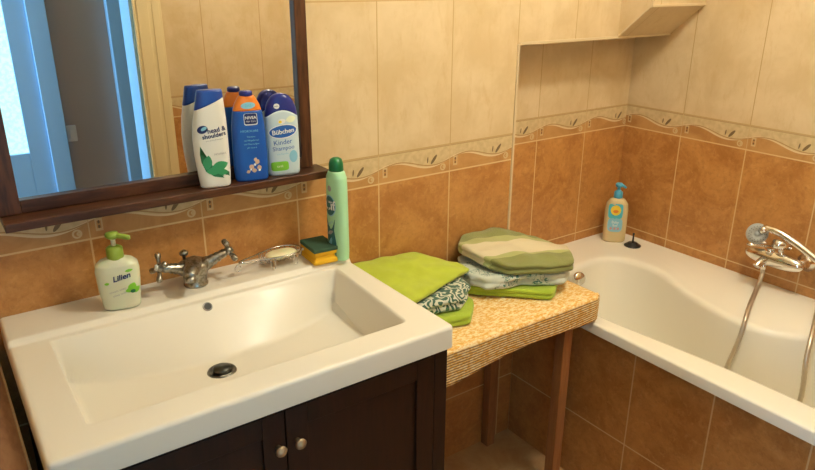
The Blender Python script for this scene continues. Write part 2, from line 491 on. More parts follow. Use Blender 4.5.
# bathroom doorway: lining and casings
struct(link('trim_6', boxes(((DX1-.018, YH-.01, 0), (DX1, YF+.004, DZ)), ((DX0, YH-.01, 0), (DX0+.018, YF+.004, DZ)), ((DX0, YH-.01, DZ-.018), (DX1, YF+.004, DZ))), 'hall_paint', bevel=.002))
def casing(x0, x1, y, s, zt):
    w = x1-x0; a = boxes(((x0, y, 0), (x1, y+s*.014, zt)))
    box(a, (x0+w*.12, y+s*.014, 0), (x0+w*.52, y+s*.0165, zt)); box(a, (x0+w*.66, y+s*.014, 0), (x0+w*.92, y+s*.0160, zt))
    return a
struct(link('trim_7', casing(DX1-.006, DX1+.10, YF, 1, DZ+.1), 'casing', bevel=.002))
struct(link('trim_8', boxes(((DX0-.09, YF, 0), (DX0, YF+.018, DZ+.1)), ((DX0, YF, DZ), (DX1-.006, YF+.018, DZ+.1))), 'casing', bevel=.002))
# hall door with a frosted pane
d = struct(link('door_1', boxes(((.10, YK+.004, 0), (.18, YK+.035, 2.0)), ((.672, YK+.004, 0), (.757, YK+.035, 2.0)), ((.18, YK+.004, 0), (.672, YK+.035, .83)), ((.18, YK+.004, 1.9), (.672, YK+.035, 2.0))), 'hall_paint', bevel=.002))
link('glass_pane', boxes(((.18, YK+.012, .83), (.672, YK+.020, 1.9))), 'frost', d)
fr = struct(link('trim_9', boxes(((.7575, YK, 0), (.835, YK+.05, 2.08)), ((.02, YK, 0), (.09, YK+.05, 2.08)), ((.09, YK, 2.01), (.7575, YK+.05, 2.08))), 'hall_paint', bevel=.003))
struct(link('trim_10', boxes(((1.085, YK, 0), (1.17, YK+.05, 2.08))), 'hall_paint', bevel=.003))
o = link('light_switch', boxes(((.842, YK, .855), (.884, YK+.012, .93))), 'white_p', bevel=.003)
tag(o, 'small white switch plate beside the blue door frame seen in the mirror', 'switch')
link('rocker', boxes(((.852, YK+.011, .870), (.874, YK+.016, .915))), 'white_p', o, bevel=.002)

# ceiling lamp
lamp = empty('ceiling_lamp', (LAMP[0], LAMP[1], 2.5)); tag(lamp, 'bare bulb ceiling lamp with a white rose above the tub side', 'lamp')
bm = bmesh.new(); lathe(bm, [(.05, 0), (.05, -.015), (.03, -.03), (.012, -.035)]); link('ceiling_rose', bm, 'white_p', lamp, True)
bm = bmesh.new(); lathe(bm, [(.004, -.03), (.004, -.12), (.018, -.125), (.018, -.175), (.012, -.18)]); link('lamp_holder', bm, 'white_p', lamp, True)
bm = bmesh.new(); lathe(bm, [(.008, -.18), (.014, -.19), (.026, -.21), (.028, -.225), (.02, -.245), (.004, -.252)]); link('bulb', bm, 'bulb', lamp, True)

# ------------------------------------------------------------------ tiled ledge beside the sink
led = link('wooden_ledge', boxes(((.021, -.60, 0), (.333, -.001, .845))), 'ledge_top'); tag(led, 'low brown ledge with pale edge strip beside the white sink', 'ledge')
link('edge_strip', boxes(((.3325, -.603, .84), (.3365, -.001, .8475))), 'strip', led, bevel=.001)

# ------------------------------------------------------------------ SINK
SX0, SX1, SY0, SY1 = .3525, 1.1345, -.553, -.001
def sink_z(x, y):
    z = .893 + .012*sm((y+.131)/.011)
    # basin
    a0, a1 = .424, 1.083 - .02*(-.15-y)/.33*1.0
    t = (-.142 - y)
    if t > 0 and y > -.4835 and a0 < x < a1:
        u = (x-.757)/.32
        wd = .012 + .100*max(0, 1-u*u)**.9
        k = t/wd
        back = k if k < .94 else (.94+.06*(1-(1-min(1, (k-.94)/.12))**2))
        back *= sm(t/.008)**.5
        D = .094 - .010*sm((-.27-y)/.2)
        L = sm((x-a0)/.022)
        rt = sm((a1-x)/.030); ft = sm((y+.4835)/.022)
        z -= D*back*L*rt*ft
    # rounded outer rim
    dd = min(x-SX0, SX1-x, y-SY0); r = .009
    if dd < r: z -= r - math.sqrt(max(0, r*r-(r-dd)**2))
    return z
def nonuni(a, b, n, marks):
    s = set(round(a+(b-a)*i/n, 5) for i in range(n+1))
    for m_, w_ in marks:
        for i in range(-5, 6):
            v = m_+w_*i/5
            if a < v < b: s.add(round(v, 5))
    for i in range(1, 6): s.add(round(a+.009*(i/6)**1.6, 5)); s.add(round(b-.009*(i/6)**1.6, 5))
    out = []
    for v in sorted(s):
        if not out or v-out[-1] > .0004: out.append(v)
    if out[-1] != b: out[-1] = b
    return out
def make_sink():
    xs = nonuni(SX0, SX1, 120, [(.43, .012), (1.06, .03)]); ys = nonuni(SY0, SY1, 90, [(-.131, .012), (-.146, .012), (-.472, .014)])
    bm = bmesh.new(); rc = .012
    def pos(x, y, z):
        # round the vertical front corners in plan
        for cx, sx in ((SX0+rc, -1), (SX1-rc, 1)):
            if (x-cx)*sx > 0 and y < SY0+rc:
                dx, dy = (x-cx)*sx/rc, (SY0+rc-y)/rc; m_ = max(dx, dy); l = math.hypot(dx, dy)
                if l > 0: x = cx+sx*rc*dx*m_/l; y = SY0+rc-rc*dy*m_/l
        return (x, y, z)
    V = [[bm.verts.new(pos(x, y, sink_z(x, y))) for x in xs] for y in ys]
    for j in range(len(ys)-1):
        for i in range(len(xs)-1):
            bm.faces.new((V[j][i], V[j][i+1], V[j+1][i+1], V[j+1][i]))
    loop = V[0][:] + [r[-1] for r in V[1:]] + V[-1][-2::-1] + [r[0] for r in V[-2:0:-1]]
    b = [bm.verts.new((v.co.x, v.co.y, .841)) for v in loop]
    n = len(loop)
    for i in range(n): bm.faces.new((loop[(i+1) % n], loop[i], b[i], b[(i+1) % n]))
    # underside with a bowl below
    c1 = [bm.verts.new((.745+(v.co.x-.745)*.86, -.30+(v.co.y+.30)*.82, .841)) for v in loop]
    c2 = [bm.verts.new((.745+(v.co.x-.745)*.70, -.30+(v.co.y+.30)*.66, .765)) for v in loop]
    for A, B in ((b, c1), (c1, c2)):
        for i in range(n): bm.faces.new((A[(i+1) % n], A[i], B[i], B[(i+1) % n]))
    bm.faces.new(c2[::-1])
    o = link('sink', bm, 'ceramic', smooth=True)
    return o
sink = make_sink(); tag(sink, 'wide white ceramic sink with a shallow scooped basin on the dark cabinet', 'sink')
es = sink.modifiers.new('es', 'EDGE_SPLIT'); es.split_angle = math.radians(60)
bm = bmesh.new(); zc = sink_z(.716, -.297)
lathe(bm, [(.0, .0018), (.023, .0018), (.026, .0040), (.029, .0042), (.0315, .0)], 36, (.716, -.297, zc-.001)); link('drain_ring', bm, 'steel', sink, True)['label'] = 'dull metal drain ring'
bm = bmesh.new(); lathe(bm, [(.019, 0), (.019, .008), (.016, .010), (.006, .011), (.0, .0115)], 32, (.716, -.297, zc+.001)); link('drain_plug', bm, 'plug_metal', sink, True)['label'] = 'round dull metal plug'
# overflow on the back slope
bm = bmesh.new()
def slope_pt(x, y): return Vector((x, y, sink_z(x, y)))
oy = -.1535; p0 = slope_pt(.745, oy); e = .004
nrm = (slope_pt(.745+e, oy)-slope_pt(.745-e, oy)).cross(slope_pt(.745, oy+e)-slope_pt(.745, oy-e)).normalized()
q = nrm.to_track_quat('Z', 'Y')
lathe(bm, [(.0065, .0005), (.0085, .0018), (.0105, .0018), (.0112, -.002)], 28)
bmesh.ops.transform(bm, matrix=Matrix.Translation(p0) @ q.to_matrix().to_4x4(), verts=bm.verts[:]); link('overflow_ring', bm, 'steel', sink, True)
bm = bmesh.new(); lathe(bm, [(.0, .0016), (.0082, .0019)], 24)
bmesh.ops.transform(bm, matrix=Matrix.Translation(p0) @ q.to_matrix().to_4x4(), verts=bm.verts[:]); link('overflow_hole', bm, 'dark', sink)

# ------------------------------------------------------------------ CABINET
cab = empty('sink_cabinet', (.742, -.27, 0)); tag(cab, 'dark brown wooden cabinet with two round knobs under the sink', 'cabinet')
def P(ab, off=(-.742, .27, 0)):
    return [tuple(Vector(a)+Vector(off)) for a in ab]
def pbox(*ab): return boxes(*[tuple(P(x)) for x in ab])
CX0, CX1, CY = .363, 1.1325, -.533
link('body', pbox(((CX0, CY+.018, .0), (CX0+.018, -.002, .8405)), ((CX1-.034, CY, .0), (CX1, CY+.02, .8405)), ((CX1-.018, CY+.02, .0), (CX1, -.002, .8405)), ((CX0, CY+.018, .08), (CX1, -.002, .098)), ((CX0, -.012, .0), (CX1, -.002, .8405)),
     ((CX0, CY, .824), (CX1-.034, CY+.018, .8405)), ((CX0, CY+.02, 0), (CX1, CY+.04, .08))), 'wood_cab', cab, bevel=.0015)
def door(x0, x1, kx):
    z0, z1 = .085, .8225; y = CY; f = .045
    bm = pbox(((x0, y, z0), (x0+f, y+.018, z1)), ((x1-f, y, z0), (x1, y+.018, z1)), ((x0+f, y, z0), (x1-f, y+.018, z0+f)), ((x0+f, y, z1-f), (x1-f, y+.018, z1)), ((x0+f, y+.006, z0+f), (x1-f, y+.014, z1-f)))
    dr = link('door', bm, 'wood_cab', cab, bevel=.0012)
    bm = bmesh.new(); lathe(bm, [(.005, 0), (.005, -.010), (.0105, -.013), (.0115, -.017), (.009, -.0205), (.0, -.0215)], 24, (kx-.742, y+.27, .749), 'y')
    k = link('knob', bm, 'brass', dr, True); k['label'] = 'round dull metal knob'
door(CX0+.001, .7455, .729); door(.7485, CX1-.0355, .769)

# ------------------------------------------------------------------ MIRROR + shelf
mir = empty('wall_mirror', (.74, 0, 1.125)); tag(mir, 'large wall mirror in a dark brown wooden frame over the sink', 'mirror')
def mb(*ab): return boxes(*[tuple(P(x, (-.74, 0, -1.125))) for x in ab])
MX0, MX1, MZ0, MZ1 = .432, 1.0625, 1.154, 1.98
link('glass', mb(((MX0-.004, -.009, MZ0-.004), (MX1+.004, -.003, MZ1+.004))), 'mirror', mir)
for a in (((MX0-.042, -.022, 1.127), (MX0, -.001, MZ1+.03)), ((MX1, -.022, 1.127), (MX1+.030, -.001, MZ1+.03))): link('frame_upright', mb(a), 'wood_z', mir, bevel=.0015)
for a in (((MX0, -.0215, 1.127), (MX1, -.001, MZ0)), ((MX0, -.0215, MZ1), (MX1, -.001, MZ1+.03))): link('frame_rail', mb(a), 'wood_x', mir, bevel=.0015)
link('shelf_board', mb(((.394, -.076, 1.108), (1.1135, -.001, 1.1265))), 'wood_x', mir, bevel=.0015)
ZSH = 1.1266

# ------------------------------------------------------------------ shampoo bottles
def rotated(name, loc, rz): return empty(name, loc, rz)
# white bottle, slanted blue cap
t = rotated('shampoo_bottle', (.827, -.050, ZSH), math.radians(-10)); tag(t, 'white shampoo bottle with slanted blue cap and green leaves on the shelf', 'bottle', 'shampoo bottles on the mirror shelf')
B1 = Bottle([(0, 0, .0305, .013), (.003, 0, .0340, .0155), (.03, -.0005, .0362, .017), (.07, -.002, .0385, .0175), (.11, -.0025, .0388, .0175), (.15, -.0005, .0365, .017), (.18, .002, .0325, .0155), (.20, .0035, .0295, .014), (.2155, .0045, .0275, .0125), (.219, .0045, .0262, .011)], 2.7)
link('body', B1.body(0, .190, slant1=.42), 'white_p', t, True)
link('cap', B1.body(.1895, .219, slant=.42, slant1=.0, e=.0004), 'blue_p', t, True)['label'] = 'slanted royal blue cap'
B1.decal('emblem', ell(-.020, .135, .0115, .0085, .3), 'i_navy', t)
B1.decal('emblem', ell(-.017, .137, .007, .0035, .5), 'i_sky', t, .0008)
B1.text('brand_text', 'head &', .0145, .010, .1325, 'i_navy', t, .12, bold=.0003)
B1.text('brand_text', 'shoulders', .0135, .004, .1205, 'i_navy', t, .12, bold=.0003)
B1.text('small_text', 'anti-dandruff shampoo', .0042, .004, .1105, 'i_grey', t, .08)
B1.text('small_text', 'MENTHOL', .006, .014, .078, 'i_grey', t, .05)
arc = [(-.038+.006, .105), (-.036, .09), (-.030, .07), (-.018, .050), (-.002, .036), (.018, .030), (.034, .032), (.033, .022), (.015, .019), (-.006, .024), (-.024, .040), (-.034, .062), (-.038, .085)]
B1.decal('leaf_print', [(-.0285, .098), (-.0305, .080), (-.029, .062), (-.021, .040), (-.004, .027), (.016, .022), (.031, .024), (.031, .034), (.018, .037), (.0, .044), (-.014, .058), (-.023, .076)], 'i_green', t)
for a in ((-.016, .060, .034, .010, 1.35), (.010, .050, .040, .011, .25), (-.004, .040, .034, .009, .0), (.015, .036, .028, .007, -.1)):
    B1.decal('leaf_print', leafp(*a), 'i_green2', t, .0008)
# blue bottle, orange shoulder
t = rotated('shampoo_bottle', (.918, -.045, ZSH), math.radians(-12)); tag(t, 'blue shampoo bottle with orange shoulder and seashell print, standing between two others', 'bottle', 'shampoo bottles on the mirror shelf')
B2 = Bottle([(0, 0, .0360, .0155), (.004, 0, .0385, .0175), (.03, 0, .0400, .018), (.08, 0, .0398, .018), (.13, 0, .0380, .0175), (.158, 0, .0345, .016), (.178, 0, .0287, .014), (.192, 0, .0212, .0125), (.198, 0, .0168, .012)], 2.6)
link('body', B2.body(0, .165), 'nblue', t, True)
link('shoulder', B2.body(.165, .198, e=.0002), 'orange_p', t, True)['label'] = 'orange shoulder of the bottle'
bm = bmesh.new(); lathe(bm, [(.012, .197), (.0150, .199), (.0150, .2065), (.012, .209), (0, .2095)]); link('cap', bm, 'navy', t, True)['label'] = 'small dark blue cap'
B2.decal('label_patch', ell(.001, .177, .0165, .0075, .05), 'i_sky', t)
B2.text('small_text', '2in1', .009, .001, .177, 'i_cyan', t)
B2.decal('brand_square', ell(.004, .146, .0155, .0135, 0, 28, 8), 'i_white', t)
B2.decal('brand_square', ell(.004, .147, .0142, .0120, 0, 28, 8), 'i_navy', t, .0007)
B2.text('brand_text', 'NIVEA', .0092, .004, .1495, 'i_white', t, bold=.0002, eps=.001)
B2.text('small_text', 'Hair Care', .0055, .004, .1415, 'i_white', t, eps=.001)
B2.text('small_text', 'HYDROCARE', .0072, -.001, .119, 'i_sky', t, sx=.95)
for k, s_ in enumerate(('Shampoo', 'mit Pflegeformel', 'und Meeresalgen', 'pH-neutral')):
    B2.text('small_text', s_, .0052, .002, .106-.0085*k, 'i_sky', t)
for a in ((-.006, .035, .013, .006, .8), (.008, .046, .011, .006, -.5), (.012, .032, .011, .006, .3), (.0, .026, .012, .005, 0), (-.014, .024, .010, .004, .4), (.004, .052, .009, .004, 1.2)):
    B2.decal('shell_print', leafp(a[0]+.004, *a[1:3], a[3], a[4]), 'i_tan', t)
for a in ((.002, .040, .006, .003, .2), (.012, .026, .006, .0025, .2), (-.008, .029, .006, .002, 1)):
    B2.decal('shell_print', leafp(a[0]+.004, *a[1:]), 'i_white', t, .0008)
# pale bottle, navy round top
t = rotated('shampoo_bottle', (1.003, -.042, ZSH), math.radians(-14)); tag(t, 'pale blue white shampoo bottle with rounded navy top, nearest the mirror frame edge', 'bottle', 'shampoo bottles on the mirror shelf')
B3 = Bottle([(0, 0, .036, .0150), (.004, 0, .0385, .0172), (.04, 0, .0398, .018), (.10, 0, .0400, .018), (.14, 0, .0392, .018), (.160, 0, .0365, .0175), (.176, 0, .031, .016), (.188, 0, .0225, .0145), (.194, 0, .0135, .0110), (.196, 0, .0045, .004)], 2.5)
def dome_cut():
    """body and navy top meet on an arched line"""
    seg = 40
    def zc_(x): return .142+.016*(1-(x/.036)**2)
    low, up = bmesh.new(), bmesh.new()
    def ring(z0, z1, t_):
        r = []
        for p in B3.ring(.15, seg):
            z = z0+(zc_(max(-.036, min(.036, p.x)))-z0)*t_ if z1 is None else zc_(max(-.036, min(.036, p.x)))*(1-t_)+z1*t_
            r.append(B3.ring(z, seg)[len(r)])
        return r
    loft(low, [ring(.0, None, k/30) for k in range(31)])
    loft(up, [ring(0, .196, k/16) for k in range(17)])
    return low, up
lo, up = dome_cut()
link('body', lo, 'pale_blue', t, True); link('cap', up, 'navy', t, True)['label'] = 'rounded navy blue top'
B3.decal('emblem', ell(-.012, .168, .0068, .0062), 'i_white', t); B3.text('small_text', 'baby', .005, -.012, .168, 'i_navy', t, eps=.001)
B3.decal('flower_print', ell(-.002, .132, .009, .006, .2), 'i_white', t); B3.decal('flower_print', ell(-.006, .131, .004, .0035), 'i_yellow', t, .0009)
B3.decal('flower_print', leafp(.020, .136, .026, .008, .2), 'i_pale', t)
B3.decal('brand_oval', ell(0, .108, .0345, .0165, .10), 'i_white', t)
B3.decal('brand_oval', ell(0, .108, .0325, .0145, .10), 'i_blue', t, .0008)
B3.text('brand_text', 'Bübchen', .0155, 0, .1075, 'i_white', t, .10, eps=.0012, bold=.0003)
B3.text('brand_text', 'Kinder', .0165, -.002, .082, 'i_blue', t, .08)
B3.text('brand_text', 'Shampoo', .0140, -.001, .0675, 'i_blue', t, .08)
B3.text('small_text', 'mit Kamille', .006, -.004, .054, 'i_sky', t, .05)
B3.decal('green_band', ell(-.012, .024, .021, .0115, .04, 28, 5), 'i_lime', t); B3.text('small_text', 'sanft', .008, -.012, .024, 'i_pale', t, eps=.001)
B3.decal('round_mark', ell(.022, .046, .0105, .0150), 'i_sky', t)

# ------------------------------------------------------------------ things on the sink ledge
ZL = .9053
t = empty('soap_dispenser', (.582, -.088, ZL), math.radians(-14)); t.scale = (1.05, 1.05, 1.03); tag(t, 'pale green liquid soap bottle with a lime pump on the sink ledge', 'soap dispenser')
B4 = Bottle([(0, 0, .031, .018), (.004, 0, .036, .022), (.03, 0, .0385, .0245), (.06, 0, .0415, .026), (.085, 0, .0425, .026), (.098, 0, .040, .0245), (.106, 0, .032, .020), (.110, 0, .020, .015), (.112, 0, .015, .014)], 2.9)
link('body', B4.body(0, .112), 'soap_body', t, True)
bm = bmesh.new(); lathe(bm, [(.0155, .109), (.0165, .112), (.0160, .132), (.011, .136), (.005, .137)]); pu = link('pump_collar', bm, 'lime_p', t, True); pu['label'] = 'lime green collar'
bm = bmesh.new(); lathe(bm, [(.0045, .135), (.0045, .156)]); link('pump_stem', bm, 'cream_p', t, True)
bm = bmesh.new(); lathe(bm, [(.008, .152), (.012, .155), (.0135, .160), (.011, .165), (0, .167)])
rr = []
for s_ in range(9):
    k = s_/8; a = math.radians(-28); L_ = -.012+.048*k
    rr.append([Vector((L_*math.cos(a)-math.sin(a)*w_, L_*math.sin(a)+math.cos(a)*w_, .160+h_-.004*k*k)) for w_, h_ in ((-.0065*(1-.4*k), -.004), (.0065*(1-.4*k), -.004), (.0065*(1-.4*k), .003), (0, .0055), (-.0065*(1-.4*k), .003))])
loft(bm, rr); link('pump_head', bm, 'lime_p', t, True)['label'] = 'lime green pump head with a spout'
B4.text('brand_text', 'Lilien', .0165, .006, .075, 'i_navy', t, .22, bold=.0004, shear=.3)
B4.text('small_text', 'cream soap', .007, -.004, .047, 'i_grey', t, .25); B4.text('small_text', 'olive milk', .007, -.001, .038, 'i_grey', t, .25)
for a in ((.024, .050, .022, .008, 1.1), (.030, .043, .018, .007, .5), (.018, .044, .016, .005, .1)):
    B4.decal('olive_print', leafp(*a), 'i_lime', t)
B4.decal('olive_print', ell(.0245, .041, .005, .004), 'i_green', t, .0009)
for a in ((.022, .088, .016, .003, .1), (-.022, .064, .010, .003, .2)): B4.decal('leaf_print', leafp(*a), 'i_lime', t)

# tap
def make_tap():
    t = empty('basin_tap', (.752, -.066, ZL)); tag(t, 'worn chrome basin tap with two cross handles on the sink ledge', 'tap')
    bm = bmesh.new()
    lathe(bm, [(.0275, 0), (.0280, .004), (.0250, .007), (.0255, .018), (.0300, .032), (.0345, .046), (.0340, .054), (.025, .060), (.0, .062)], 32)
    body = link('body', bm, 'tap', t, True)
    bm = bmesh.new()
    tube(bm, catmull([(0, -.005, .052), (-.010, -.025, .055), (-.024, -.052, .053), (-.032, -.068, .047)], 6), [.0205-.0003*i for i in range(19)], 16)
    tube(bm, [(-.031, -.064, .048), (-.032, -.067, .036)], .0125, 16)
    link('spout', bm, 'tap', t, True)
    bm = bmesh.new(); lathe(bm, [(.004, .058), (.004, .070), (.0095, .072), (.0105, .077), (.006, .082), (0, .083)], 16, (-.016, .016, 0)); link('pop_up_knob', bm, 'tap', t, True)
    for s, p1 in ((-1, Vector((-.078, -.010, .063))), (1, Vector((.079, -.010, .068)))):
        p0 = Vector((s*.012, 0, .040)); d = (p1-p0).normalized()
        arm = bmesh.new(); L_ = (p1-p0).length
        pr = [(.0185, 0), (.0165, .25), (.0125, .42), (.0135, .50), (.0105, .56), (.0125, .64), (.0100, .70), (.0110, .86), (.0085, .90), (.0080, 1)]
        lathe(arm, [(r, h*L_) for r, h in pr], 20)
        mt = Matrix.Translation(p0) @ d.to_track_quat('Z', 'Y').to_matrix().to_4x4()
        bmesh.ops.transform(arm, matrix=mt, verts=arm.verts[:]); link('valve_arm', arm, 'tap', t, True)
        hb = bmesh.new(); lathe(hb, [(.010, 0), (.0115, .004), (.0115, .010), (.008, .013), (0, .014)], 20)
        for k in range(4):
            a = k*math.pi/2 + .55
            e = Vector((math.cos(a), math.sin(a), .1)).normalized()
            tube(hb, [Vector((0, 0, .006))+e*.006, Vector((0, 0, .006))+e*.018, Vector((0, 0, .006))+e*.025, Vector((0, 0, .006))+e*.031, Vector((0, 0, .006))+e*.034], [.0044, .0044, .0072, .0070, .0040], 10)
        mt = Matrix.Translation(p1-d*.004) @ d.to_track_quat('Z', 'Y').to_matrix().to_4x4()
        bmesh.ops.transform(hb, matrix=mt, verts=hb.verts[:]); h = link('cross_handle', hb, 'tap', t, True)
        cb = bmesh.new(); lathe(cb, [(.0072, .013), (.0065, .0165), (0, .0172)], 16)
        bmesh.ops.transform(cb, matrix=mt, verts=cb.verts[:]); link('handle_cap', cb, 'white_p' if s < 0 else 'tap', h, True)
make_tap()

# wire soap dish, soap
def make_dish():
    cx, cy = .965, -.070
    t = empty('wire_soap_dish', (cx, cy, ZL)); tag(t, 'oval chrome wire soap dish with a long tail between tap and sponge', 'soap dish')
    bm = bmesh.new()
    rim = catmull([(.057, .002, .034), (.040, .026, .034), (.005, .034, .034), (-.035, .024, .033), (-.070, .008, .034), (-.098, -.004, .035), (-.112, -.014, .036), (-.098, -.022, .034), (-.066, -.018, .032), (-.035, -.026, .032), (.005, -.034, .033), (.040, -.026, .034)], 6, True)
    tube(bm, rim, .0020, 6, True)
    r = link('rim', bm, 'wire', t, True)
    bm = bmesh.new()
    for i in range(9):                                     # cross wires sagging under the soap
        x = -.048+.0125*i; hw = .033*math.sqrt(max(.05, 1-((x-.0)/.062)**2))
        tube(bm, catmull([(x, hw, .033), (x, hw*.6, .017), (x, 0, .014), (x, -hw*.6, .017), (x, -hw, .033)], 4), .0011, 5)
    tube(bm, [(-.055, 0, .016), (.045, 0, .0135)], .0013, 5)
    link('basket', bm, 'wire', t, True)
    for sx, sy in ((-.034, .024), (.034, .024), (-.030, -.026), (.030, -.026)):
        bm = bmesh.new(); tube(bm, catmull([(sx-.006, sy*.9, .028), (sx-.005, sy, .006), (sx, sy*1.02, .0016), (sx+.005, sy, .006), (sx+.006, sy*.9, .028)], 5), .0014, 6); link('leg', bm, 'chrome', t, True)
    bm = bmesh.new(); tube(bm, catmull([(-.100, -.012, .035), (-.118, -.016, .030), (-.123, -.012, .018), (-.115, -.008, .010), (-.106, -.010, .016), (-.110, -.014, .026)], 5), .0016, 6); link('tail_loop', bm, 'chrome', t, True)
    bm = bmesh.new(); rings = []
    for k in range(9):
        v = -1+2*k/8; s_ = (1-abs(v)**3)**.4 if abs(v) < 1 else .35
        rings.append([Vector((.004+.040*s_*math.copysign(abs(math.cos(a))**.75, math.cos(a)), .022*s_*math.copysign(abs(math.sin(a))**.75, math.sin(a)), .0265+.0095*v)) for a in [2*math.pi*i/32 for i in range(32)]])
    loft(bm, rings)
    o = link('soap_bar', bm, 'soap', None, True); o.location = (cx, cy, ZL+.0005); tag(o, 'worn cream soap bar lying in the wire dish', 'soap')
make_dish()

# sponge
t = empty('sponge', (1.064, -.089, ZL), math.radians(-4)); t.scale = (.96, 1, 1.15); tag(t, 'yellow washing sponge with a dark green scouring top on the sink ledge', 'sponge')
bm = bmesh.new(); rings = []
for z, w_ in ((0, 0), (.003, .0015), (.009, 0), (.012, -.0045), (.017, -.0055), (.021, -.001), (.027, 0), (.0275, 0)):
    rings.append([Vector((x*(.033+w_), y*(.044+w_), z)) for x, y in [(1, -.9), (1, .9), (.93, 1), (-.93, 1), (-1, .9), (-1, -.9), (-.93, -1), (.93, -1)]])
loft(bm, rings); link('foam', bm, 'foam', t, bevel=.001)
link('scouring_pad', boxes(((-.034, -.045, .0275), (.034, .045, .0365))), 'scour', t, bevel=.002)['label'] = 'dark green scouring layer'

# cleaner bottle
t = empty('cleaner_bottle', (1.107, -.115, ZL), math.radians(-80)); tag(t, 'tall mint green cleaner bottle with dark green cap at the sink corner', 'bottle')
B5 = Bottle([(0, 0, .028, .0160), (.004, 0, .0315, .0185), (.03, 0, .0325, .0195), (.12, 0, .0325, .0195), (.20, 0, .0315, .0195), (.225, 0, .0290, .0205), (.238, 0, .0225, .0185), (.242, 0, .0185, .017)], 2.3)
t.scale = (1, 1, .95)
link('body', B5.body(0, .242), 'mint', t, True)
bm = bmesh.new(); lathe(bm, [(.0170, .241), (.0185, .243), (.0175, .262), (.0145, .272), (.008, .276), (0, .277)]); link('cap', bm, 'dgreen', t, True)['label'] = 'dark green cap'
B5.decal('label_print', ell(-.006, .150, .0215, .029), 'i_sky', t, .0003)
B5.decal('label_print', ell(-.006, .150, .0195, .026), 'i_teal', t, .0007)
B5.decal('label_print', [(-.027, .012), (.012, .012), (.014, .05), (.008, .085), (.012, .115), (-.026, .118)], 'i_teal', t)
B5.text('brand_text', 'Cif', .034, -.006, .150, 'i_white', t, .1, eps=.001, bold=.0008)
B5.text('small_text', 'cream', .011, -.008, .102, 'i_sky', t, .5, eps=.001)
B5.decal('swirl_print', leafp(-.008, .045, .040, .006, 1.2), 'i_sky', t, .001); B5.decal('swirl_print', leafp(-.006, .076, .026, .005, .5), 'i_grey', t, .001)
B5.decal('swirl_print', ell(-.004, .197, .007, .008), 'i_grey', t, .001)

# ------------------------------------------------------------------ TABLE, mat
TZ = .700
t = empty('side_table', (1.49, -.18, 0)); tag(t, 'small wooden table with plain square legs between sink and bathtub', 'table')
O = (-1.49, .18, 0)
def tb(*ab): return boxes(*[tuple(P(x, O)) for x in ab])
link('tabletop', tb(((1.150, -.355, .672), (1.822, -.004, .692))), 'wood_leg', t, bevel=.002)
link('apron', tb(((1.19, -.325, .625), (1.78, -.309, .672)), ((1.19, -.04, .625), (1.78, -.024, .672))), 'wood_leg', t, bevel=.001)
for x, y in ((1.728, -.345), (1.728, -.038), (1.165, -.345), (1.165, -.038)):
    link('leg', tb(((x, y, 0), (x+.036, y+.034, .672))), 'wood_leg', t, bevel=.002)
def make_mat():
    bm = bmesh.new(); x0, x1 = 1.150, 1.852; NX = 90; th = .004
    rad = .014; yf = -.372; path = []
    for i in range(24): path.append((-.003+(yf+rad+.003)*i/24, TZ, 0))
    for i in range(9):
        a = math.pi/2*i/8; path.append((yf+rad-rad*math.sin(a), TZ-rad+rad*math.cos(a), i/8*0))
    for i in range(1, 15): path.append((yf, TZ-rad, i/14))
    def pt(x, k, off):
        y, z, dn = path[k]
        u = (x-x0)/(x1-x0)
        drop = .080 + .014*math.sin(u*5.2+1.6)*(1-sm((u-.8)/.2)) + .018*(1-u)
        wob = .0012*noise.noise(Vector((x*9, y*9, z*9)))
        if dn: return Vector((x, yf-.002*math.sin(x*16)*dn+wob-off, z-(drop-rad)*dn))
        if k >= 24: return Vector((x, y+wob-off*.7, z-off*.0+wob))
        return Vector((x, y, z+wob+off))
    A = []
    for off in (0, th):
        G = []
        for k in range(len(path)):
            row = []
            for i in range(NX+1):
                x = x0+(x1-x0)*i/NX
                p = pt(x, k, -th if off == 0 else 0)
                # soft right hand corner
                if x > x1-.03:
                    q = (x-(x1-.03))/.03; p.z -= .006*q*q*(1 if k < 26 else .3); 
                    if k >= 24: p.y += .012*q*q
                row.append(bm.verts.new(p))
            G.append(row)
        A.append(G)
    K = len(path)
    for G in A:
        for k in range(K-1):
            for i in range(NX): bm.faces.new((G[k][i], G[k][i+1], G[k+1][i+1], G[k+1][i]))
    a, b = A
    for k in range(K-1):
        for i in (0, NX): bm.faces.new((a[k][i], a[k+1][i], b[k+1][i], b[k][i]))
    for i in range(NX):
        for k in (0, K-1): bm.faces.new((a[k][i], a[k][i+1], b[k][i+1], b[k][i]))
    o = link('table_mat', bm, 'mat', None, True); return o
o = make_mat(); tag(o, 'mottled tan and cream ribbed mat draped over the small table', 'mat')

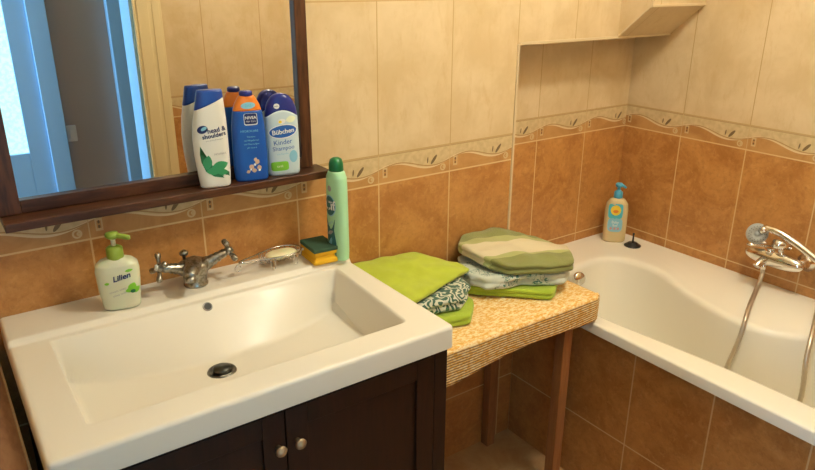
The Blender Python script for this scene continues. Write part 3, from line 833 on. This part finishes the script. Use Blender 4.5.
# ------------------------------------------------------------------ TOWELS
def towel(name, outline, z0, th, layers, m, label, dome=.004, wr=.004, tilt=None, seed=0, group=None, origin=None, rz=0, lump=.002, flat=False):
    """a folded towel: outline in plan (counter-clockwise), layers bulging at the edge"""
    pts = catmull([(x, y, 0) for x, y in outline], 12, True)
    # blend with the straight polygon so that corners stay readable
    n = len(pts); L = len(outline); lin = []
    for i in range(L):
        a, b = Vector((*outline[i], 0)), Vector((*outline[(i+1) % L], 0))
        for k in range(12): lin.append(a.lerp(b, k/12))
    pts = [p*.35+q*.65 for p, q in zip(pts, lin)]
    c = sum(pts, Vector())/n
    bm = bmesh.new(); rings = []
    h = th/layers
    tf = tilt or (lambda x, y: 0)
    def P3(p, z, inset):
        d = (p-c); l = d.length; q = c+d*(1-inset/l)
        k = (z-z0)/th
        nz = noise.noise(Vector((q.x*22+seed, q.y*22, z*30)))*wr
        sx = noise.noise(Vector((q.x*14, q.y*14+seed, z*60+3)))*.004 + noise.noise(Vector((q.x*30+seed, q.y*30, z*45)))*lump
        dirn = d/l
        return Vector((q.x+dirn.x*sx, q.y+dirn.y*sx, z + nz*k*k + tf(q.x, q.y)))
    rings.append([P3(p, z0, .03) for p in pts]); rings.append([P3(p, z0, h*.5) for p in pts])
    for i in range(layers):
        for a in (-60, -30, 0, 30, 60):
            a = math.radians(a); rings.append([P3(p, z0+h*(i+.5)+h*.5*math.sin(a), h*.5*(1-math.cos(a))) for p in pts])
    for f in (.06, .12, .2, .3, .42, .55, .7, .85, .95):
        ring = []
        for p in pts:
            d = p-c; l = d.length; ins = h*.3+f*(l-h*.3)
            q = P3(p, z0+th, ins); q.z += dome*sm(f*2.2)
            q.z += .0016*noise.noise(Vector((q.x*45+seed, q.y*45, 0))) + (0 if flat else .006)*abs(noise.noise(Vector((q.x*13+seed*2, q.y*17, 2))))*sm(f*2)
            ring.append(q)
        rings.append(ring)
    loft(bm, rings, True, True)
    if origin:
        mt = (Matrix.Translation((origin[0], origin[1], 0)) @ Matrix.Rotation(rz, 4, 'Z')).inverted()
        bmesh.ops.transform(bm, matrix=mt, verts=bm.verts[:])
    o = link(name, bm, m, None, True)
    if origin: o.location = (origin[0], origin[1], 0); o.rotation_euler = (0, 0, rz)
    tag(o, label, 'towel', group); return o
G1, G2 = 'towels piled beside the sink', 'towels piled beside the bathtub'
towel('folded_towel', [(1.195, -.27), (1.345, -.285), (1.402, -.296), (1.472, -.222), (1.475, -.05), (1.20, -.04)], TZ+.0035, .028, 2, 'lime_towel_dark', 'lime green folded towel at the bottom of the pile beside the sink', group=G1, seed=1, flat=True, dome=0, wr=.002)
towel('folded_towel', [(1.20, -.22), (1.332, -.252), (1.400, -.262), (1.462, -.212), (1.488, -.15), (1.470, -.05), (1.20, -.04)], TZ+.0345, .040, 2, 'pattern_towel', 'white towel with dark green swirls in the pile beside the sink', seed=5, wr=.003, group=G1, lump=.008, flat=True, dome=0)
towel('folded_towel', [(1.175, -.205), (1.258, -.242), (1.385, -.200), (1.506, -.160), (1.492, -.075), (1.458, -.022), (1.36, -.012), (1.18, -.012)], TZ+.0785, .016, 1, 'lime_towel', 'bright lime towel spread over the top of the pile beside the sink', seed=9, wr=.006, dome=.003,
      tilt=lambda x, y: .030*sm((y+.20)/.19)*sm((1.50-x)/.12) + .002, group=G1)
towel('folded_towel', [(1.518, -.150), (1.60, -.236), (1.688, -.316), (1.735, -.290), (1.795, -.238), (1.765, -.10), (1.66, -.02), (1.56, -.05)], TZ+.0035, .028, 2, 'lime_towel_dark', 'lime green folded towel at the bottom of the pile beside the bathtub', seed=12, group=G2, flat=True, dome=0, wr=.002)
towel('folded_towel', [(1.512, -.150), (1.530, -.205), (1.575, -.232), (1.640, -.245), (1.675, -.272), (1.745, -.308), (1.806, -.282), (1.838, -.228), (1.785, -.10), (1.66, -.02), (1.575, -.03), (1.525, -.09)], TZ+.0345, .038, 2, 'patch_towel', 'pale towel with teal leaf print in the middle of the pile beside the bathtub', seed=20, wr=.004, group=G2, lump=.014, flat=True, dome=0)
towel('folded_towel', [(1.548, -.060), (1.555, -.130), (1.590, -.235), (1.70, -.300), (1.768, -.318), (1.822, -.262), (1.848, -.205), (1.80, -.09), (1.755, -.012), (1.60, -.010)], TZ+.076, .034, 2, 'stripe_towel', 'olive and cream striped towel on top of the pile beside the bathtub', seed=31, wr=.010, dome=.006, lump=.004,
      group=G2, origin=(1.585, -.262), rz=math.radians(-20), tilt=lambda x, y: .022*sm((y+.24)/.20)*sm((1.86-x)/.15))

# ------------------------------------------------------------------ BATHTUB
TR = .607; TX0 = 1.829
def make_tub():
    open_ = [(1.875, -.36), (1.885, -.22), (1.935, -.11), (2.0155, -.050), (2.10, -.022), (2.19, -.012), (2.27, -.022), (2.338, -.075), (2.360, -.18), (2.33, -.33), (2.295, -.45), (2.272, -.55), (2.275, -.64), (2.32, -.72), (2.40, -.80), (2.435, -.90), (2.44, -1.0), (2.41, -1.12), (2.30, -1.20), (2.12, -1.22), (1.98, -1.19), (1.925, -1.08), (1.918, -.93), (1.912, -.75), (1.893, -.55)]
    inner = catmull([(x, y, 0) for x, y in open_], 5, True); n = len(inner)
    ctr = Vector((2.15, -.60, 0)); ymax, ymin = YN-.001, YF+.002; x1 = XR-.001
    def outer(p):
        d = (p-ctr).normalized(); ts = []
        if d.x > 1e-6: ts.append((x1-ctr.x)/d.x)
        if d.x < -1e-6: ts.append((TX0-ctr.x)/d.x)
        if d.y > 1e-6: ts.append((ymax-ctr.y)/d.y)
        if d.y < -1e-6: ts.append((ymin-ctr.y)/d.y)
        return ctr+d*min(ts)
    out = [outer(p) for p in inner]
    for cx, cy in ((TX0, ymax), (x1, ymax), (x1, ymin), (TX0, ymin)):       # snap nearest to the true corners
        i = min(range(n), key=lambda k: (out[k]-Vector((cx, cy, 0))).length); out[i] = Vector((cx, cy, 0))
    R = []
    def ring(src, dst, t, z): return [Vector((*(a.lerp(b, t)).xy, z)) for a, b in zip(src, dst)]
    def inset(pts, dd, zz, fx=1.0):
        r = []
        for i, p in enumerate(pts):
            a, b = pts[(i-2) % n], pts[(i+2) % n]; tg = (b-a).normalized(); nn = Vector((tg.y, -tg.x, 0))
            if nn.dot(ctr-p) < 0: nn = -nn
            r.append(Vector(((p+nn*dd).x, (p+nn*dd).y, zz)))
        return r
    bm = bmesh.new()
    R.append([Vector((p.x, p.y, .5735)) for p in out])
    R.append([Vector((p.x, p.y, TR-.006)) for p in out])
    for k in range(1, 4):
        a = math.pi/2*k/3; R.append([Vector((o_.x+(ctr.x-o_.x)*.0, o_.y, 0))*1.0 for o_ in out])
        r_ = .006
        for i, o_ in enumerate(out):
            dx = r_*(1-math.cos(a)) if abs(o_.x-TX0) < 1e-4 else 0
            R[-1][i] = Vector((o_.x+dx, o_.y, TR-r_+r_*math.sin(a)))
    for t_ in (.3, .6, .85): R.append(ring(out, inner, t_, TR))
    big = inset(inner, -.0, TR)
    for k in range(0, 7):
        a = math.pi/2*k/6; R.append(inset(inner, .024*math.sin(a), TR-.024*(1-math.cos(a))))
    # walls down, sloping toward a smaller floor
    base = inset(inner, .024, 0)
    fl = []
    for i, p in enumerate(base):
        x = 2.135+(p.x-2.15)*.70; y = -.66+(p.y+.60)*.80
        fl.append(Vector((x, y, 0)))
    # smooth the floor outline
    for _ in range(6): fl = [(fl[i-1]+fl[i]*2+fl[(i+1) % n])/4 for i in range(n)]
    for k in range(1, 15):
        t_ = k/14; s_ = t_**1.5*.75+t_*.25*0; z = TR-.024-(TR-.024-.20)*t_
        s_ = .55*t_+.45*t_**4
        R.append([Vector((*(a.lerp(b, s_)).xy, z)) for a, b in zip(base, fl)])
    for k in range(1, 7):
        a = math.pi/2*k/6; R.append([Vector((*(p.lerp(Vector((2.13, -.64, 0)), .16*math.sin(a))).xy, .20-.03*(1-math.cos(a)))) for p in fl])
    for f in (.4, .7, .95): R.append([Vector((*(p.lerp(Vector((2.13, -.64, 0)), f)).xy, .168)) for p in fl])
    for k, rg in enumerate(R[5:], 5):
        for p in rg:
            a = sm((p.x-2.14)/.09)*sm((-.24-p.y)/.14)*sm((p.y+.92)/.14)
            wgt = {5: 0, 6: .35, 7: .8}.get(k, 1)*max(0, (p.z-.17)/(TR-.17))
            p.z -= .020*a*wgt
    loft(bm, R, False, True)
    return link('bathtub', bm, 'acrylic', None, True)
tub = make_tub(); tag(tub, 'white acrylic bathtub with curved inner rim set in the tiled corner', 'bathtub')
es = tub.modifiers.new('es', 'EDGE_SPLIT'); es.split_angle = math.radians(50)
o = link('overflow_knob', (lambda b: (lathe(b, [(.012, 0), (.0135, .010), (.022, .012), (.024, .016), (.024, .026), (.020, .030), (0, .031)], 28), b)[1])(bmesh.new()), 'chrome', tub, True)
o.location = (2.098, -.056, .575); o.rotation_euler = Vector((-.25, -.95, .28)).to_track_quat('Z', 'Y').to_euler(); o['label'] = 'round chrome overflow knob on the far end'
struct(link('wall_under_tub', boxes(((1.8637, YF+.001, 0), (1.885, -.001, .572))), 'tile_panel'))

# baby wash bottle
t = empty('baby_wash_bottle', (2.442, .062, TR), math.radians(-44)); t.scale = (1.03, 1.03, 1.07); tag(t, 'amber baby wash bottle with an aqua pump in the tub corner', 'bottle')
B6 = Bottle([(0, 0, .037, .022), (.005, 0, .0415, .0255), (.04, 0, .0425, .026), (.12, 0, .0425, .026), (.145, 0, .039, .025), (.160, 0, .028, .021), (.166, 0, .016, .015)], 2.6)
link('body', B6.body(0, .166), 'duck_body', t, True)
bm = bmesh.new(); lathe(bm, [(.0155, .164), (.0165, .167), (.0160, .186), (.010, .192), (.006, .193), (.006, .205), (.013, .207), (.014, .215), (.010, .220), (0, .221)]); link('pump', bm, 'aqua', t, True)['label'] = 'aqua blue pump'
bm = bmesh.new(); tube(bm, [(0, 0, .213), (.012, -.012, .214), (.022, -.022, .209)], [.006, .005, .004], 10); link('pump_spout', bm, 'aqua', t, True)
B6.decal('label_print', ell(-.006, .120, .0265, .028, 0, 28, 5), 'i_cyan', t)
B6.decal('label_print', ell(-.006, .124, .0185, .019), 'i_yellow', t, .001)
B6.decal('label_print', ell(-.006, .120, .010, .006), 'i_orange', t, .0016)
B6.decal('label_print', ell(-.004, .068, .0270, .026, 0, 28, 4), 'i_sky', t)
B6.text('small_text', 'Baby', .014, -.004, .079, 'i_white', t, eps=.001); B6.text('small_text', 'Bad', .012, -.004, .067, 'i_white', t, eps=.001)
for k in (-.014, 0, .012): B6.decal('label_print', ell(k-.004, .055, .0045, .005), 'i_pink', t, .001)

# plug
t = empty('tub_plug', (2.456, -.019, TR)); tag(t, 'black rubber tub plug with upright stem on the rim', 'plug')
bm = bmesh.new(); lathe(bm, [(.031, 0), (.032, .003), (.026, .007), (.020, .008), (.0185, .013), (.012, .015), (0, .0155)], 32); link('disc', bm, 'rubber', t, True)
bm = bmesh.new(); lathe(bm, [(.0035, .014), (.003, .045), (.0045, .047), (.0045, .051), (0, .053)], 12); link('stem', bm, 'rubber', t, True)

# ------------------------------------------------------------------ tub mixer
def make_mixer():
    X = XR; t = empty('tub_mixer', (X, -.53, .72)); tag(t, 'chrome wall mixer with a lever above the bathtub rim', 'mixer')
    L = lambda p: Vector(p)-Vector((X, -.53, .72))
    bm = bmesh.new(); rings = []
    for i in range(25):
        s = -1+2*i/24; y = -.540-.096*s; k = (1-abs(s)**2.6)**.5 if abs(s) < 1 else 0
        k = max(k, .12); rx, rz = .019*k+.004, .0255*k+.003
        rings.append([L((X-.062+rx*math.cos(a), y, .7215+rz*math.sin(a))) for a in [2*math.pi*j/24 for j in range(24)]])
    loft(bm, rings); link('body', bm, 'chrome', t, True)
    for y in (-.463, -.617):
        bm = bmesh.new(); lathe(bm, [(.030, 0), (.030, -.006), (.018, -.010), (.015, -.030), (.015, -.055)], 24, L((X-.0015, y, .7215)), 'x'); link('wall_flange', bm, 'chrome', t, True)
    bm = bmesh.new(); tube(bm, catmull([L((X-.060, -.522, .722)), L((X-.080, -.518, .716)), L((X-.098, -.515, .709)), L((X-.112, -.512, .698))], 6), [.014-.00012*i for i in range(19)], 14); link('spout', bm, 'chrome', t, True)
    bm = bmesh.new(); lathe(bm, [(.017, 0), (.017, .014), (.012, .020), (0, .021)], 20, L((X-.062, -.525, .735))); lv = link('cartridge_dome', bm, 'chrome', t, True)
    bm = bmesh.new(); rr = []
    for k in range(9):
        q = k/8; c = L((X-.062-.085*q, -.525+.030*q, .765+.012*q)); w_ = .010+.003*math.sin(q*3.1); 
        rr.append([c+Vector((.003*sx, w_*math.cos(a)*1.0, .005*math.sin(a))) for sx, a in [(0, 2*math.pi*j/12) for j in range(12)]])
    loft(bm, rr); link('lever', bm, 'chrome', t, True)
    bm = bmesh.new(); lathe(bm, [(.010, 0), (.010, -.022), (.008, -.028)], 16, L((X-.062, -.512, .702))); link('hose_outlet', bm, 'chrome', t, True)
    bm = bmesh.new(); tube(bm, [L((X-.062, -.560, .740)), L((X-.070, -.558, .775))], [.008, .010], 12)
    tube(bm, [L((X-.092, -.545, .783)), L((X-.050, -.575, .775))], [.015, .015], 14); link('shower_cradle', bm, 'chrome', t, True)
    # hand shower resting in the cradle
    h = empty('hand_shower', (X-.075, -.47, .79)); tag(h, 'chrome hand shower with grey spray face resting over the tub mixer', 'shower head')
    H = lambda p: Vector(p)-Vector((X-.075, -.47, .79))
    bm = bmesh.new()
    tube(bm, catmull([H((X-.078, -.500, .822)), H((X-.074, -.545, .817)), H((X-.068, -.60, .795)), H((X-.062, -.66, .765)), H((X-.058, -.70, .742))], 6), [.0105]*4+[.0115]*16+[.0105]*5, 16)
    link('handle', bm, 'chrome', h, True)
    d = Vector((-.80, -.05, -.22)).normalized(); mt = Matrix.Translation(H((X-.085, -.482, .797))) @ Vector((-.72, -.62, .10)).normalized().to_track_quat('Z', 'Y').to_matrix().to_4x4()
    bm = bmesh.new(); lathe(bm, [(.008, -.026), (.020, -.020), (.032, -.006), (.0345, 0), (.034, .003), (.031, .004)], 32); bmesh.ops.transform(bm, matrix=mt, verts=bm.verts[:]); link('head_shell', bm, 'grey_p', h, True)
    bm = bmesh.new(); lathe(bm, [(.031, .003), (.030, .006), (.014, .0065), (.013, .0050), (.006, .0050), (.005, .0075), (0, .0078)], 32); bmesh.ops.transform(bm, matrix=mt, verts=bm.verts[:]); link('spray_face', bm, 'grey_p', h, True)['label'] = 'grey round spray face'
    bm = bmesh.new()
    for r_, k_ in ((.026, 18), (.020, 13)):
        for i in range(k_):
            a = 2*math.pi*i/k_; bmesh.ops.create_icosphere(bm, subdivisions=1, radius=.0014, matrix=Matrix.Translation((r_*math.cos(a), r_*math.sin(a), .0063)))
    bmesh.ops.transform(bm, matrix=mt, verts=bm.verts[:]); nz = link('nozzles', bm, 'dark', h, True); nz['kind'] = 'stuff'
    bm = bmesh.new(); tube(bm, [H((X-.082, -.490, .803)), H((X-.078, -.505, .822))], [.011, .0115], 12); link('neck', bm, 'chrome', h, True)
    # hose
    pts = [(X-.062, -.512, .674), (X-.066, -.514, .655), (2.445, -.525, .630), (2.39, -.545, .6185), (2.32, -.573, .6185), (2.258, -.598, .600), (2.232, -.605, .55), (2.224, -.598, .494), (2.216, -.587, .416), (2.205, -.585, .30), (2.20, -.62, .205), (2.19, -.70, .186), (2.20, -.78, .23), (2.222, -.813, .417), (2.235, -.800, .56), (2.30, -.775, .626), (2.40, -.735, .632), (2.475, -.705, .68), (X-.058, -.702, .735)]
    cp = catmull(pts, 16); bm = bmesh.new()
    tube(bm, cp, [.0068+.0007*(i % 2) for i in range(len(cp))], 10)
    o = link('shower_hose', bm, 'hose', None, True); tag(o, 'metal shower hose hanging from the mixer into the tub', 'hose')
make_mixer()
